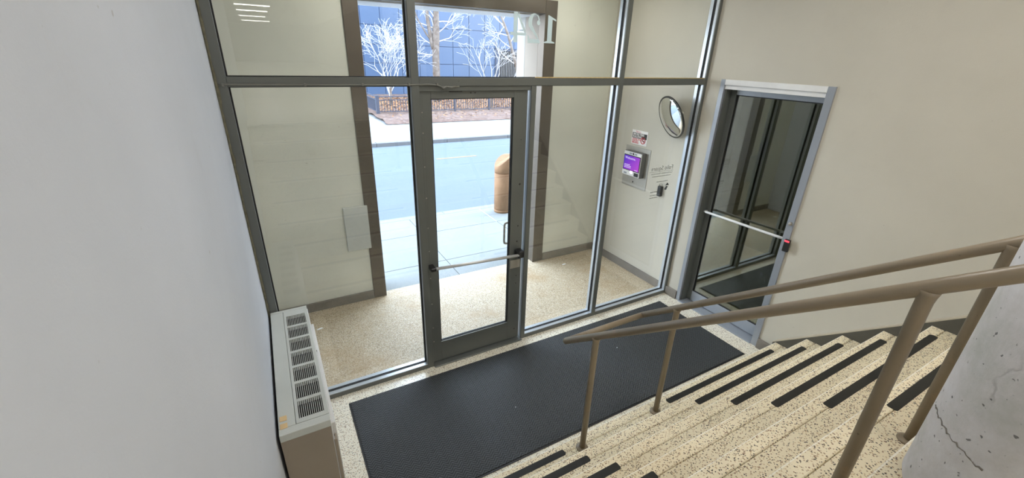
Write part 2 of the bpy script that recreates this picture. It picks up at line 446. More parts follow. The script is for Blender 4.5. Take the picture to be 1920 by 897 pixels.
# baseboards
bb = thing('baseboard_alcove', 'dark grey baseboard along the alcove walls', 'baseboard', (1, 1.4, 0), kind='structure')
obj('board', B(XL, -.212, YO-.022, YO, 0, .105, bev=.004), 'baseboard', bb)
obj('board', B(2.148, XR, YO-.03, YO, 0, .105, bev=.004), 'baseboard', bb)
obj('board', B(XR-.022, XR, .12, YO-.03, 0, .105, bev=.004), 'baseboard', bb)
bb = thing('baseboard_right', 'grey baseboard on the right wall beside the side door', 'baseboard', (XR, -.6, 0), kind='structure')
obj('board', B(XR-.03, XR, -.168, -.002, 0, .105, bev=.004), 'baseboard', bb)
obj('board', B(XR-.035, XR, nose(1)-.1, -1.222, 0, .105, bev=.004), 'baseboard', bb)

# ------------------------------------------------------------------ stairs
st = thing('staircase', 'speckled terrazzo staircase with black grip strips rising from the lobby', 'stairs', (1, -2.3, 0), kind='structure')
XS0, XS1 = XL, 3.0
strip_src = {}
for k in range(1, 10):
    y = nose(k); z = k*RI; yb = nose(k+1)-.03 if k < 9 else nose(9)-.25
    bm = bmesh.new()
    pts = [(XS0, y-.02, z-RI-.0), (XS0, y-.02, z-.03), (XS0, y-.076, z-.03), (XS0, y-.076, z-.012), (XS0, y-.0795, z-.012),
           (XS0, y-.0795, z), (XS0, yb, z), (XS0, yb, z-RI-.05), (XS0, y-.02, z-RI-.05)]
    pts = pts[1:]
    prism(bm, pts, (XS1-XS0, 0, 0))
    s = obj('step', bm, 'tread', st)
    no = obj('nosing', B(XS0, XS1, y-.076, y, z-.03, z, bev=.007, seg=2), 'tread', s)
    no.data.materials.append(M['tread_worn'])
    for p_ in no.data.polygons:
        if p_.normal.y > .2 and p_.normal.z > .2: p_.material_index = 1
    f0, f1 = (.043, .089)
    for (a, c) in ((XL+.14, .423), (1.432+.012*random.uniform(-1, 1), 2.841)):
        bm = bmesh.new(); cr = .008
        pts = [(a+cr, y-f0), (c-cr, y-f0), (c, y-f0-cr), (c, y-f1+cr), (c-cr, y-f1), (a+cr, y-f1), (a, y-f1+cr), (a, y-f0-cr)]
        prism(bm, [(px, py, z) for px, py in pts], (0, 0, .0022))
        obj('grip_strip', bm, 'strip', s)
# stringer board on the right wall
def sl(y): return .188+(-1.387-y)*.853
bm = bmesh.new()
ya, ye = -1.375, -3.3
prism(bm, [(3.0, ya, -.02), (3.0, ya, sl(ya)), (3.0, ye, sl(ye)), (3.0, ye, -.02)], (XR-3.0, 0, 0))
tr = thing('trim_3', 'dark grey skirting following the stairs on the right wall', 'skirting', (3.0, -2.2, 0), kind='structure')
obj('skirting_board', bm, 'stringer', tr)
bm = bmesh.new()
prism(bm, [(3.0, ya, sl(ya)), (3.0, ya, sl(ya)+.012), (3.0, ye, sl(ye)+.012), (3.0, ye, sl(ye))], (XR-3.0, 0, 0))
obj('ledge', bm, 'ledge', tr)

# ------------------------------------------------------------------ glazing
win = thing('window_1', 'grey metal framed glass wall between lobby and alcove', 'window', (1, .05, 0), kind='structure')
FD = .11
ZS, ZT0, ZT1, ZTOP = .045, 2.476, 2.533, ZC
cols = [(XL, XL+.062), (-.057, 0), (.935, .981), (1.864, 1.915), (3.022, XR)]
for i, (a, c) in enumerate(cols):
    top = ZTOP if i != 2 else ZT0
    mu = obj('mullion', B(a, c, .012, FD, 0, top, bev=.002), 'frame_daylit', win)  # body in the daylit tone, thin front layer in the frame grey
    obj('room_side_face', B(a, c, 0, .012, 0, top, bev=.002), 'frame', mu)
panes = [(cols[0][1], cols[1][0]), (cols[2][1], cols[3][0]), (cols[3][1], cols[4][0])]
for a, c in panes:
    si = obj('sill', B(a, c, .004, FD, 0, ZS, bev=.002), 'frame_daylit', win)
    obj('room_side_face', B(a, c, 0, .004, 0, ZS-.004, bev=.001), 'frame', si)
for a, c in [(cols[0][1], cols[1][0]), (0, cols[3][0]), (cols[3][1], cols[4][0])]:
    obj('transom', B(a, c, 0, FD, ZT0, ZT1, bev=.002), 'frame', win)
    obj('top_rail', B(a, c, 0, FD, ZTOP-.06, ZTOP), 'frame', win)
GY = .055
def pane(a, c, z0, z1, par=win, gy=GY, mat='glass'):
    g = obj('glass_pane', B(a-.004, c+.004, gy-.003, gy+.003, z0-.004, z1+.004), mat, par)
    bm = bmesh.new(); t = .009
    for yy in (gy-.010, gy+.004):
        box(bm, a, a+t, yy, yy+.006, z0, z1); box(bm, c-t, c, yy, yy+.006, z0, z1)
        box(bm, a+t, c-t, yy, yy+.006, z0, z0+t*.6); box(bm, a+t, c-t, yy, yy+.006, z1-t*.6, z1)
    obj('gasket', bm, 'gasket', g)
    return g
for a, c in panes: pane(a, c, ZS, ZT0)
for a, c in [(cols[0][1], cols[1][0]), (0, cols[3][0]), (cols[3][1], cols[4][0])]: pane(a, c, ZT1, ZTOP-.06)
obj('glazing_bead', B(.972, 1.862, .006, .022, ZT1, ZT1+.008, bev=.002), 'wood', win)
obj('glazing_bead', B(1.92, 3.018, .006, .022, ZT1, ZT1+.008, bev=.002), 'wood', win)
obj('door_header', B(0, .935, .012, FD, 2.44, ZT0, bev=.002), 'frame', win)
for x in (.12, .3, .30):
    bm = bmesh.new(); lathe(bm, [(0, .002), (.004, .002), (.004, -.001), (0, -.001)], (x, 0, 2.51 if x != .12 else 2.515), 8, Vector((0, -1, 0)))
    obj('screw', bm, 'cable', win)
# caulk line beside the left frame
bm = bmesh.new(); pts = []; z = 0
while z < ZC: pts.append((XL+.005+random.uniform(-.001, .004), -.006, z)); z += .05
tube(bm, pts, [random.uniform(.006, .012) for _ in pts], 6); obj('caulk', bm, 'caulk', win)

# entrance door
dr = thing('door_1', 'grey metal framed glass entrance door in the middle of the glazing', 'door', (.47, .05, 0), kind='structure')
LY0, LY1 = .03, .075
LX0, LX1, LZ0, LZ1 = .003, .918, .022, 2.45
GX0, GX1, GZ0, GZ1 = .09, .79, .23, 2.385
obj('stile', B(LX0, GX0, LY0, LY1, LZ0, LZ1, bev=.002), 'frame', dr)
obj('stile', B(GX1, LX1, LY0, LY1, LZ0, LZ1, bev=.002), 'frame', dr)
obj('rail', B(GX0, GX1, LY0, LY1, LZ0, GZ0, bev=.002), 'frame', dr)
obj('rail', B(GX0, GX1, LY0, LY1, GZ1, LZ1, bev=.002), 'frame', dr)
obj('hinge', B(.002, .028, LY0-.004, LY0+.001, .05, 2.42, bev=.001), 'frame', dr)
bm = bmesh.new()
for z in (2.293, 2.144, 1.889, 1.637, 1.382, 1.173, .918, .66, .409, .258):
    s_ = bmesh.new(); lathe(s_, [(0, .003), (.0045, .0025), (.006, 0)], (.018, LY0-.004, z), 8, Vector((0, -1, 0)))
    obj('screw', s_, 'steel', dr)
for x, z, r in ((.87, 2.044, .004), (.873, 1.655, .009), (.87, 1.26, .007), (.866, 1.105, .008), (.87, .743, .006), (.869, .661, .005), (.866, .438, .005), (.869, .129, .007)):
    s_ = bmesh.new(); lathe(s_, [(0, .0015), (r, .001), (r, 0)], (x, LY0-.0005, z), 10, Vector((0, -1, 0)))
    obj('screw_hole', s_, 'brass_dark', dr)
for x in (.41, .445):
    s_ = bmesh.new(); lathe(s_, [(0, .0015), (.005, .001), (.005, 0)], (x, LY0-.0005, 2.425), 8, Vector((0, -1, 0)))
    obj('screw_hole', s_, 'brass_dark', dr)
obj('closer_slot', B(.235, .335, LY0-.012, LY0+.002, 2.434, 2.446), 'brass_dark', dr)
pane(GX0, GX1, GZ0, GZ1, dr, .0525)
obj('threshold', B(0, .935, -.03, FD, 0, .014, bev=.004), 'frame', dr)
bm = bmesh.new(); tube(bm, [(.03, -.045, 1.036), (.85, -.045, .996)], .0135, 14)
pb = obj('push_bar', bm, 'bar', dr)
obj('bracket', B(.0, .048, -.062, LY0, 1.018, 1.05, bev=.006), 'black', pb)
bm = B(.838, .905, -.06, LY0, .965, 1.035, bev=.01); obj('bracket', bm, 'black', pb)
obj('latch_plate', B(.797, .905, LY0-.006, LY0, .832, .918, bev=.002), 'steel', dr)
bm = bmesh.new(); px0, zt, zb, yy = .795, 1.255, 1.045, .15
tube(bm, [(px0+.07, .075, zt), (px0+.07, yy-.02, zt), (px0+.055, yy, zt), (px0+.02, yy, zt), (px0+.005, yy, zt-.006), (px0, yy, zt-.022), (px0, yy, zb+.022), (px0+.005, yy, zb+.006), (px0+.02, yy, zb), (px0+.055, yy, zb), (px0+.07, yy-.02, zb), (px0+.07, .075, zb)], .0105, 12)
obj('pull_handle', bm, 'steel', dr)

# side door in the right wall
sd = thing('door_2', 'narrow grey framed dark glass door in the right wall', 'door', (XR, -.7, 0), kind='structure')
jw = .048
def bx(name, y0, y1, z0, z1, x0, x1, mat='frame_pale', bev=.002, par=None):
    return obj(name, B(x0, x1, min(y0, y1), max(y0, y1), z0, z1, bev=bev), mat, par or sd)
bx('door_frame', -.168, -.168-jw, 0, 2.54, 3.045, 3.075)
bx('jamb_reveal', -.168, -.168-jw-.012, 0, 2.49, 3.075, 3.24, 'frame')
bx('door_frame', -1.218, -1.218+.062, 0, 2.54, 3.045, 3.24)
bx('door_frame', -.216, -1.156, 2.49, 2.54, 3.045, 3.24, 'white')
bx('head_stop', -.216, -1.156, 2.45, 2.49, 3.06, 3.17, 'white')
X0, X1 = 3.165, 3.205
GXX = 3.185
gy0, gy1, gz0, gz1 = -.285, -1.105, .145, 2.40
bx('stile', -.228, gy0, .02, 2.46, X0, X1, 'frame')
bx('stile', gy1, -1.157, .02, 2.46, X0, X1)
bx('rail', gy0, gy1, .02, gz0, X0, X1)
bx('rail', gy0, gy1, gz1, 2.46, X0, X1)
bx('threshold', -.216, -1.156, 0, .012, 3.03, 3.2)
g = obj('glass_pane', B(GXX-.003, GXX+.003, gy1-.003, gy0+.003, gz0-.003, gz1+.003), 'glass_dark', sd)
bm = bmesh.new(); t = .009
for (a, c, z0, z1) in ((gy0-t, gy0, gz0, gz1), (gy1, gy1+t, gz0, gz1), (gy1+t, gy0-t, gz0, gz0+t), (gy1+t, gy0-t, gz1-t, gz1)):
    box(bm, GXX-.010, GXX-.003, a, c, z0, z1)
obj('gasket', bm, 'gasket', g)
bm = bmesh.new(); tube(bm, [(3.165, -.245, 1.155), (3.12, -.252, 1.16), (3.10, -.285, 1.165), (3.10, -1.09, 1.178), (3.11, -1.12, 1.175), (3.165, -1.13, 1.17)], .0125, 12)
obj('push_bar', bm, 'white', sd)
bm = bmesh.new(); lathe(bm, [(0, .02), (.014, .018), (.018, 0)], (3.044, -1.19, 1.355), 14, Vector((-1, 0, 0))); obj('lock_cylinder', bm, 'steel', sd)
# unlit room behind the side door
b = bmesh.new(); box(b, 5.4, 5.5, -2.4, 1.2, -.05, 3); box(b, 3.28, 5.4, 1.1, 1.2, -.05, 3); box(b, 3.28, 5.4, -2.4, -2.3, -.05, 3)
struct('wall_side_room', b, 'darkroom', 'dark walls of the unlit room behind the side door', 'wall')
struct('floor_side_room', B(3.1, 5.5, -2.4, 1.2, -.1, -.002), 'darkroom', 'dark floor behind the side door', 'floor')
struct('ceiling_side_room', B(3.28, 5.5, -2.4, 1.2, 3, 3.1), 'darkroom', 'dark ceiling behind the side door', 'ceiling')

# card reader
cr_ = thing('card_reader', 'small black card reader with red light on side door frame', 'card reader', (3.04, -1.22, 1.15))
obj('housing', B(3.018, 3.044, -1.243, -1.192, 1.09, 1.21, bev=.006, seg=2), 'black', cr_)
obj('indicator_light', B(3.0155, 3.019, -1.238, -1.197, 1.187, 1.203, bev=.001), 'red_light', cr_)

# ------------------------------------------------------------------ cable along the transom
cb = thing('cable', 'thin grey cable clipped along the transom to the door head', 'cable', (-.5, -.006, 2.487))
bm = bmesh.new()
tube(bm, [(-1.203, -.006, 2.487), (-1.16, -.007, 2.492), (-.73, -.006, 2.489), (-.39, -.006, 2.487), (-.07, -.006, 2.486), (.06, -.006, 2.489), (.13, -.007, 2.484), (.165, -.006, 2.472), (.22, -.008, 2.474), (.26, -.006, 2.470), (.30, -.008, 2.474)], .0045, 8)
obj('wire', bm, 'cable', cb)
for x in (-1.17, -.735, -.388, -.076, .13):
    obj('clip', B(x-.007, x+.007, -.013, 0, 2.479, 2.498, bev=.002), 'cable', cb)
bm = bmesh.new(); tube(bm, [(.16, -.010, 2.470), (.175, -.014, 2.462), (.20, -.012, 2.475), (.235, -.014, 2.468), (.27, -.012, 2.476)], [.005, .008, .006, .008, .004], 6)
obj('putty', bm, 'cable', cb)

# ------------------------------------------------------------------ street number on the glass (reads from outside, mirrored from inside)
num = thing('street_number', 'large white serif digits 124 on the glass above the door', 'lettering', (.96, .06, 2.8))
YV = .0605
def glyph(name, polys, x_right, z0, w_, h_):
    bm = bmesh.new()
    for pl in polys:
        prism(bm, [(x_right-px*w_, YV, z0+pz*h_) for px, pz in pl], (0, .0012, 0))
    return obj(name, bm, 'frost', num)
one = [[(.36, .08), (.36, .86), (.64, 1.0), (.70, 1.0), (.70, .08)], [(.36, .86), (.08, .80), (.08, .86), (.64, 1.0)], [(.12, 0), (.12, .035), (.36, .08), (.70, .08), (.94, .035), (.94, 0)]]
glyph('digit', one, 1.173+.01, 2.795, .125, .20)
def arc(cx, cz, rx, rz, a0, a1, n): return [(cx+rx*math.cos(math.radians(a0+(a1-a0)*i/n)), cz+rz*math.sin(math.radians(a0+(a1-a0)*i/n))) for i in range(n+1)]
two = []
oa = arc(.5, .70, .40, .30, 165, -30, 14); ia = arc(.42, .71, .22, .25, 165, -25, 14)
for i in range(14): two.append([oa[i], oa[i+1], ia[i+1], ia[i]])
two.append([ia[14], oa[14], (.22, .14), (.06, .06)])
two.append([(.06, 0), (.06, .06), (.22, .14), (.78, .14), (.86, .26), (.92, .26), (.90, 0)])
two.append(arc(.2, .70, .11, .085, 0, 360, 12)[:-1])
glyph('digit', two, 1.035, 2.79, .135, .21)
four = [[(.56, 0), (.56, 1.0), (.78, 1.0), (.78, 0)], [(.04, .26), (.04, .33), (.56, 1.0), (.60, .92), (.16, .34), (.56, .34), (.56, .24), (.04, .24)], [(.78, .24), (.78, .34), (.96, .34), (.96, .24)]]
four[1] = [(.04, .24), (.04, .33), (.50, 1.0), (.56, .88), (.15, .33)]
four.append([(.04, .24), (.15, .33), (.56, .33), (.56, .24)])
glyph('digit', four, .905, 2.79, .155, .21)

# small mirrored door-name lettering
nm = thing('name_lettering', 'small mirrored grey lettering with ruled line and arrow on right glass pane', 'lettering', (2.67, YV, 1.6))
MX = (-1, 0, 0); MZ = (0, 0, 1)
text_mesh('line_of_text', 'Folio Square', .066, 'text', (2.852, YV+.001, 1.60), MX, MZ, nm, .0004)
obj('rule', B(2.50, 2.86, YV, YV+.001, 1.585, 1.588), 'text', nm)
text_mesh('line_of_text', 'Condominium Association', .030, 'text', (2.852, YV+.001, 1.555), MX, MZ, nm, .0004)
def faint_line(x0, x1, z, h, par, seed):   # lettering too small to read in the photograph: word-length dashes
    rf = random.Random(seed); bm = bmesh.new(); x = x0
    while x < x1-.01:
        l = min(rf.uniform(.012, .035), x1-x); box(bm, x, x+l, YV, YV+.001, z, z+h); x += l+.006
    o = obj('line_of_text', bm, 'text', par); o['kind'] = 'stuff'
faint_line(2.55, 2.83, 1.530, .006, nm, 1)
faint_line(2.63, 2.80, 1.467, .006, nm, 2)
faint_line(2.56, 2.68, 1.352, .010, nm, 3)
faint_line(2.56, 2.69, 1.317, .006, nm, 4)
faint_line(2.56, 2.68, 1.288, .006, nm, 5)
bm = bmesh.new(); prism(bm, [(2.775, YV, 1.415), (2.805, YV, 1.445), (2.835, YV, 1.415)], (0, .001, 0)); obj('arrow_mark', bm, 'black', nm)
bm = bmesh.new(); prism(bm, [(2.79, YV, 1.41), (2.82, YV, 1.40), (2.80, YV, 1.36), (2.77, YV, 1.37)], (0, .001, 0)); obj('arrow_mark', bm, 'black', nm)

# ------------------------------------------------------------------ alcove fittings on the right wall
ic = thing('intercom', 'steel plated intercom with a glowing purple screen on alcove wall', 'intercom', (XR, .8, 1.2))
obj('back_plate', B(XR-.006, XR, .594, 1.021, 1.160, 1.680, bev=.002), 'steel', ic)
hs = obj('housing', B(2.985, XR-.006, .655, .965, 1.315, 1.628, bev=.006, seg=2), 'housing_side', ic)
obj('front_panel', B(2.974, 2.986, .660, .960, 1.320, 1.622, bev=.008, seg=2), 'white', ic)
obj('bezel', B(2.970, 2.975, .664, .950, 1.385, 1.582, bev=.002), 'black', ic)
obj('screen', B(2.9685, 2.9705, .674, .940, 1.395, 1.572), 'screen', ic)
IX, IZ = (0, -1, 0), (0, 0, 1)
text_mesh('line_of_text', 'Welcome.', .044, 'screen_text', (2.968, .925, 1.528), IX, IZ, ic, .0004)
rf = random.Random(9)
for zz, y1_, y0_ in ((1.452, .925, .83), (1.434, .925, .80), (1.416, .925, .81), (1.403, .74, .685)):
    bm = bmesh.new(); y = y1_
    while y > y0_+.006:
        l = min(rf.uniform(.012, .03), y-y0_); box(bm, 2.9675, 2.9685, y-l, y, zz, zz+.008); y -= l+.005
    o = obj('line_of_text', bm, 'screen_text', ic); o['kind'] = 'stuff'
bm = bmesh.new(); lathe(bm, [(0, .003), (.011, .003), (.013, 0)], (2.974, .80, 1.602), 12, Vector((-1, 0, 0))); obj('camera_lens', bm, 'black', ic)
obj('speaker_grille', B(2.972, 2.975, .735, .78, 1.592, 1.612), 'frame_pale', ic)
obj('speaker_grille', B(2.972, 2.975, .82, .865, 1.592, 1.612), 'frame_pale', ic)
obj('keyhole_window', B(2.972, 2.975, .672, .745, 1.330, 1.374), 'black', ic)
bm = bmesh.new(); lathe(bm, [(0, .003), (.022, .003), (.024, 0)], (2.974, .795, 1.372), 14, Vector((-1, 0, 0))); obj('status_light', bm, 'white_led', ic)
obj('button', B(2.972, 2.975, .875, .925, 1.335, 1.355), 'frame_pale', ic)
bm = bmesh.new(); lathe(bm, [(0, .003), (.009, .003), (.010, 0)], (XR-.006, .822, 1.229), 12, Vector((-1, 0, 0))); obj('button', bm, 'black', ic)

sg = thing('notice_sign', 'small white black and red smoke free building sign above intercom', 'sign', (XR, .82, 1.8))
obj('plate', B(XR-.004, XR, .687, .952, 1.708, 1.884, bev=.0015), 'sign_white', sg)
obj('band', B(XR-.0048, XR-.0035, .697, .942, 1.785, 1.850), 'sign_black', sg)
text_mesh('line_of_text', 'This is a', .026, 'sign_red', (XR-.005, .89, 1.857), IX, IZ, sg, .0004)
text_mesh('line_of_text', 'SMOKE FREE', .034, 'sign_white', (XR-.0055, .932, 1.822), IX, IZ, sg, .0004, bold=.0008)
text_mesh('line_of_text', 'BUILDING', .034, 'sign_white', (XR-.0055, .932, 1.793), IX, IZ, sg, .0004, bold=.0008)
for i, s in enumerate(('THANK YOU', 'FOR NOT', 'SMOKING')):
    text_mesh('line_of_text', s, .025, 'sign_red', (XR-.005, .936, 1.763-.021*i), IX, IZ, sg, .0004, bold=.0006)
bm = bmesh.new(); ring = [(XR-.0055, .752+.036*math.cos(a*PI/12), 1.768+.036*math.sin(a*PI/12)) for a in range(25)]; tube(bm, ring, .0045, 6)
tube(bm, [(XR-.0055, .752+.025, 1.768+.025), (XR-.0055, .752-.025, 1.768-.025)], .004, 6); obj('prohibition_ring', bm, 'sign_red', sg)
obj('cigarette_mark', B(XR-.0065, XR-.004, .728, .772, 1.762, 1.770), 'sign_black', sg)

kb = thing('lock_box', 'small black lock box on the alcove wall below the lettering', 'lock box', (XR, .34, 1.24))
obj('body', B(XR-.045, XR, .318, .372, 1.175, 1.30, bev=.008, seg=2), 'black', kb)
bm = bmesh.new(); tube(bm, [(XR-.025, .328, 1.295), (XR-.025, .328, 1.325), (XR-.025, .345, 1.338), (XR-.025, .362, 1.325), (XR-.025, .362, 1.295)], .0045, 8); obj('shackle', bm, 'steel', kb)

# convex mirror
mc = Vector((2.93, .278, 2.116)); a_, b_ = .295, .363
ax = Vector((-math.cos(a_)*math.cos(b_), math.sin(a_)*math.cos(b_), -math.sin(b_)))
cm = thing('convex_mirror', 'round convex security mirror high on the alcove wall', 'mirror', mc)
bm = bmesh.new(); prof = []
Rr = .232; dome = .055
for i in range(13):
    r = Rr*(1-i/12); prof.append((r, dome*(1-(r/Rr)**2)))
lathe(bm, prof, mc, 48, ax); obj('mirror_dome', bm, 'chrome', cm)
bm = bmesh.new(); lathe(bm, [(.230, .003), (.237, .003), (.239, -.004), (.237, -.016), (.1, -.03), (0, -.032)], mc, 48, ax); obj('rim', bm, 'black', cm)
bm = bmesh.new(); tube(bm, [mc-ax*.03, mc-ax*.07, (XR-.004, mc.y-.02, mc.z+.03)], .012, 10); obj('mounting_arm', bm, 'steel', cm)
bm = bmesh.new(); lathe(bm, [(0, .008), (.04, .008), (.042, 0)], (XR, mc.y-.02, mc.z+.03), 16, Vector((-1, 0, 0))); obj('wall_flange', bm, 'steel', cm)

# access panel on the street wall
ap = thing('access_panel', 'plain white rectangular cover plate on street wall beside bronze jamb', 'cover plate', (-.32, YO, .9))
obj('plate', B(-.436, -.212+.025, YO-.034, YO, .655, 1.16, bev=.004), 'ledge', ap)
ap.children[0].data.materials[0] = M['unit_top']
obj('mounting_frame', B(-.428, -.2, YO-.02, YO, .662, 1.152), 'baseboard', ap)

# ------------------------------------------------------------------ floor mat
mt = thing('floor_mat', 'large black ribbed entrance mat in front of the glass door', 'mat', (1.02, -.68, 0))
mx0, mx1, my0, my1 = -.785, 2.824, -1.245, -.12
obj('rubber_border', B(mx0, mx1, my0, my1, 0.0005, .006, bev=.002), 'mat_edge', mt)
obj('carpet', B(mx0+.012, mx1-.012, my0+.014, my1-.012, .004, .0115, bev=.003), 'mat', mt)

# ------------------------------------------------------------------ fan coil unit
hc = thing('heating_unit', 'long white and taupe heating cabinet under the left wall', 'heater', (-1.08, -.63, 0))
ux0, ux1, uy0, uy1, uz = XL+.016, -.958, -1.232, -.012, .944
bm = bmesh.new()
prism(bm, [(ux0, uy0+.004, 0), (ux0, uy0+.004, uz-.03), (ux1-.004, uy0+.004, uz-.03), (ux1-.004, uy0+.004, 0)], (0, uy1-uy0-.008, 0))
bd = obj('body', bm, 'unit_side', hc)
# top cover with grille hole
gx0, gx1 = -1.098, -.978
gyA, gyB = -1.152, -.112
bm = bmesh.new()
sw = .022; n = 7; pitch = (gyB-gyA+sw)/n
box(bm, -1.113, gx0, uy0+.05, uy1-.03, uz-.03, uz)
box(bm, gx1, ux1, uy0+.05, uy1-.03, uz-.03, uz)
box(bm, gx0, gx1, uy0+.05, gyA, uz-.03, uz); box(bm, gx0, gx1, gyB, uy1-.03, uz-.03, uz)
for i in range(1, n):
    yy = gyA+i*pitch-sw; box(bm, gx0, gx1, yy, yy+sw, uz-.03, uz)
tp = obj('grille_panel', bm, 'unit_top', hc)
for i in range(n):
    y0 = gyA+i*pitch; bm = bmesh.new(); m = 12
    for j in range(m):
        xx = gx0+(j+.62)*(gx1-gx0)/(m+.2)
        box(bm, xx-.0014, xx+.0014, y0-.001, y0+pitch-sw+.001, uz-.009, uz-.002)
    obj('grille_section', bm, 'unit_top', tp)
obj('inner_tray', B(gx0-.003, gx1+.003, gyA-.01, gyB+.01, uz-.0295, uz-.026), 'unit_dark', hc)
dl = obj('control_door', B(ux0, -1.1155, uy0+.05, uy1-.03, uz-.03, uz, bev=.002), 'unit_top', hc)
for yy in (-1.118, -1.172):
    obj('label_tab', B(-1.187, -1.153, yy-.018, yy+.018, uz, uz+.003, bev=.001), 'tab', dl)
obj('end_cap', B(ux0, ux1, uy0, uy0+.048, uz-.045, uz, bev=.002), 'unit_top', hc)
obj('end_cap', B(ux0, ux1, uy1-.028, uy1, uz-.045, uz, bev=.002), 'unit_top', hc)
obj('front_cover', B(ux1-.004, ux1+.004, uy0+.004, uy1, .10, uz-.03, bev=.002), 'white', hc)
obj('front_panel', B(ux1+.004, ux1+.022, uy0+.05, uy1-.16, .36, uz-.07, bev=.003), 'white', hc)
obj('lower_flange', B(ux1+.003, ux1+.03, uy0+.01, uy1-.02, .02, .70, bev=.003), 'unit_side', hc) if False else None
for yy, zz in ((-.52, .88), (-1.20, .80)):
    bm = bmesh.new(); lathe(bm, [(0, .005), (.006, .004), (.007, 0)], (ux1+.003, yy, zz), 10, Vector((1, 0, 0))); obj('screw', bm, 'black', hc)
obj('corner_strip', B(ux1, ux1+.016, uy0+.001, uy0+.045, 0, .80, bev=.002), 'unit_side', hc)

# ------------------------------------------------------------------ hand rail around the column
hr = thing('handrail', 'double taupe steel pipe handrail down the middle of the stairs', 'handrail', (.9, -2.0, 0))
RX0, RX1 = .552, 1.262
def rz(y): return .912+(-1.212-y)*.783
rr = .0225
YE = -1.212
ytop = -4.0
bm = bmesh.new()
tube(bm, [(RX0, ytop, rz(ytop)), (RX0, YE-.004, rz(YE-.004)), ], rr, 20); obj('rail', bm, 'rail', hr)
bm = bmesh.new(); tube(bm, [(RX1, ytop, rz(ytop)), (RX1, YE-.004, rz(YE-.004))], rr, 20); obj('rail', bm, 'rail', hr)
bm = bmesh.new(); tube(bm, [(RX0, YE, rz(YE)), (RX1, YE, rz(YE))], rr*.97, 20); obj('end_rail', bm, 'rail', hr)
for x in (RX0, RX1):
    bm = bmesh.new(); bmesh.ops.create_uvsphere(bm, u_segments=20, v_segments=12, radius=rr)
    for f in bm.faces: f.smooth = True
    bmesh.ops.translate(bm, verts=bm.verts, vec=(x, YE, rz(YE))); obj('corner_joint', bm, 'rail', hr)
for x in (RX0, RX1):
    for y, k in ((-1.497, 1), (-2.775, 6)):
        bm = bmesh.new(); r2 = .0205
        tube(bm, [(x, y, k*RI+.001), (x, y, rz(y)-.045), (x, y, rz(y)-.026), (x, y, rz(y)-.008)], [r2, r2, r2*1.12, r2*1.3], 18)
        po = obj('post', bm, 'rail', hr)
        bm = bmesh.new(); lathe(bm, [(0, 0.0), (.042, 0.0), (.042, .006), (.036, .010), (r2, .014)], (x, y, k*RI+.0005), 24)
        obj('floor_flange', bm, 'rail', po)

# ------------------------------------------------------------------ concrete column between the rails
CR = .27
cc = (.862, -2.858-CR+.011)
bm = bmesh.new()
prof = [(CR-.02, 0), (CR-.006, .012), (CR, .03), (CR, ZC-RI*7)]
lathe(bm, prof, (cc[0], cc[1], RI*7+.0), 64)
co = obj('column', bm, 'concrete', origin=(cc[0], cc[1], RI*7)) if False else None
bm2 = bmesh.new(); lathe(bm2, prof, (cc[0], cc[1], RI*7), 64); bm.free()
co = obj('concrete_column', bm2, 'concrete', origin=(cc[0], cc[1], RI*7))
tag(co, 'rough grey cast concrete column standing between the two handrails', 'column', kind='structure')

CRA = 111
bm = bmesh.new(); cp = []
rc = random.Random(4)
for i in range(26):
    t_ = i/25; a = math.radians(CRA+50*t_+rc.uniform(-.5, .5)); z = 1.69-.03*t_+rc.uniform(-.005, .005)
    cp.append((cc[0]+(CR+.0005)*math.cos(a), cc[1]+(CR+.0005)*math.sin(a), z))
tube(bm, cp, [rc.uniform(.0008, .0035) for _ in cp], 6)
obj("crack", bm, "baseboard", co)

# ------------------------------------------------------------------ ceiling lights
for i, (x, y, z, L, W) in enumerate(LAMPS):
    place = ['above the foot of the stairs', 'above the middle of the stairs', 'left one above the stair head', 'right one above the stair head',
             'first along the upper hall', 'second along the upper hall', 'third along the upper hall', 'fourth along the upper hall', 'fifth along the upper hall', 'last at the far end of the hall'][i]
    t = thing('ceiling_light', 'long fluorescent ceiling light, ' + place, 'ceiling light', (x, y, z), 'fluorescent ceiling lights')
    obj('housing', B(x-L/2, x+L/2, y-.09, y+.09, z-.02, ZC, bev=.004), 'white', t)
    obj('diffuser', B(x-L/2+.02, x+L/2-.02, y-.075, y+.075, z-.045, z-.02, bev=.006), 'lamp_tube', t)
    ld = bpy.data.lights.new('ceiling_lamp', 'AREA'); ld.shape = 'RECTANGLE'; ld.size = L-.06; ld.size_y = .14; ld.energy = W; ld.color = LAMP_COL
    lo = bpy.data.objects.new('lamp', ld); COL.objects.link(lo); lo.parent = t; lo.location = (0, 0, -.05)

for i, (x, nm_) in enumerate(((.1, 'left'), (2.2, 'right'))):  # unseen fill lights, added to brighten the alcove walls
    t = thing('alcove_fill_light', 'added round fill light in the alcove ceiling, ' + nm_ + ' one of the two', 'ceiling light', (x, .8, 3.6), 'added alcove fill lights')
    bm = bmesh.new(); lathe(bm, [(.10, 0), (.12, -.004), (.12, -.012), (.095, -.012)], (x, .8, 3.6), 24); obj('rim', bm, 'white', t)
    bm = bmesh.new(); lathe(bm, [(0, -.010), (.095, -.010), (.095, -.004), (0, -.004)], (x, .8, 3.6), 24); obj('diffuser', bm, 'lamp_tube', t)
    ld = bpy.data.lights.new('alcove_fill_lamp', 'AREA'); ld.shape = 'DISK'; ld.size = .18; ld.energy = 9; ld.color = (1, .97, .9)
    lo = bpy.data.objects.new('lamp', ld); COL.objects.link(lo); lo.parent = t; lo.location = (0, 0, -.02)

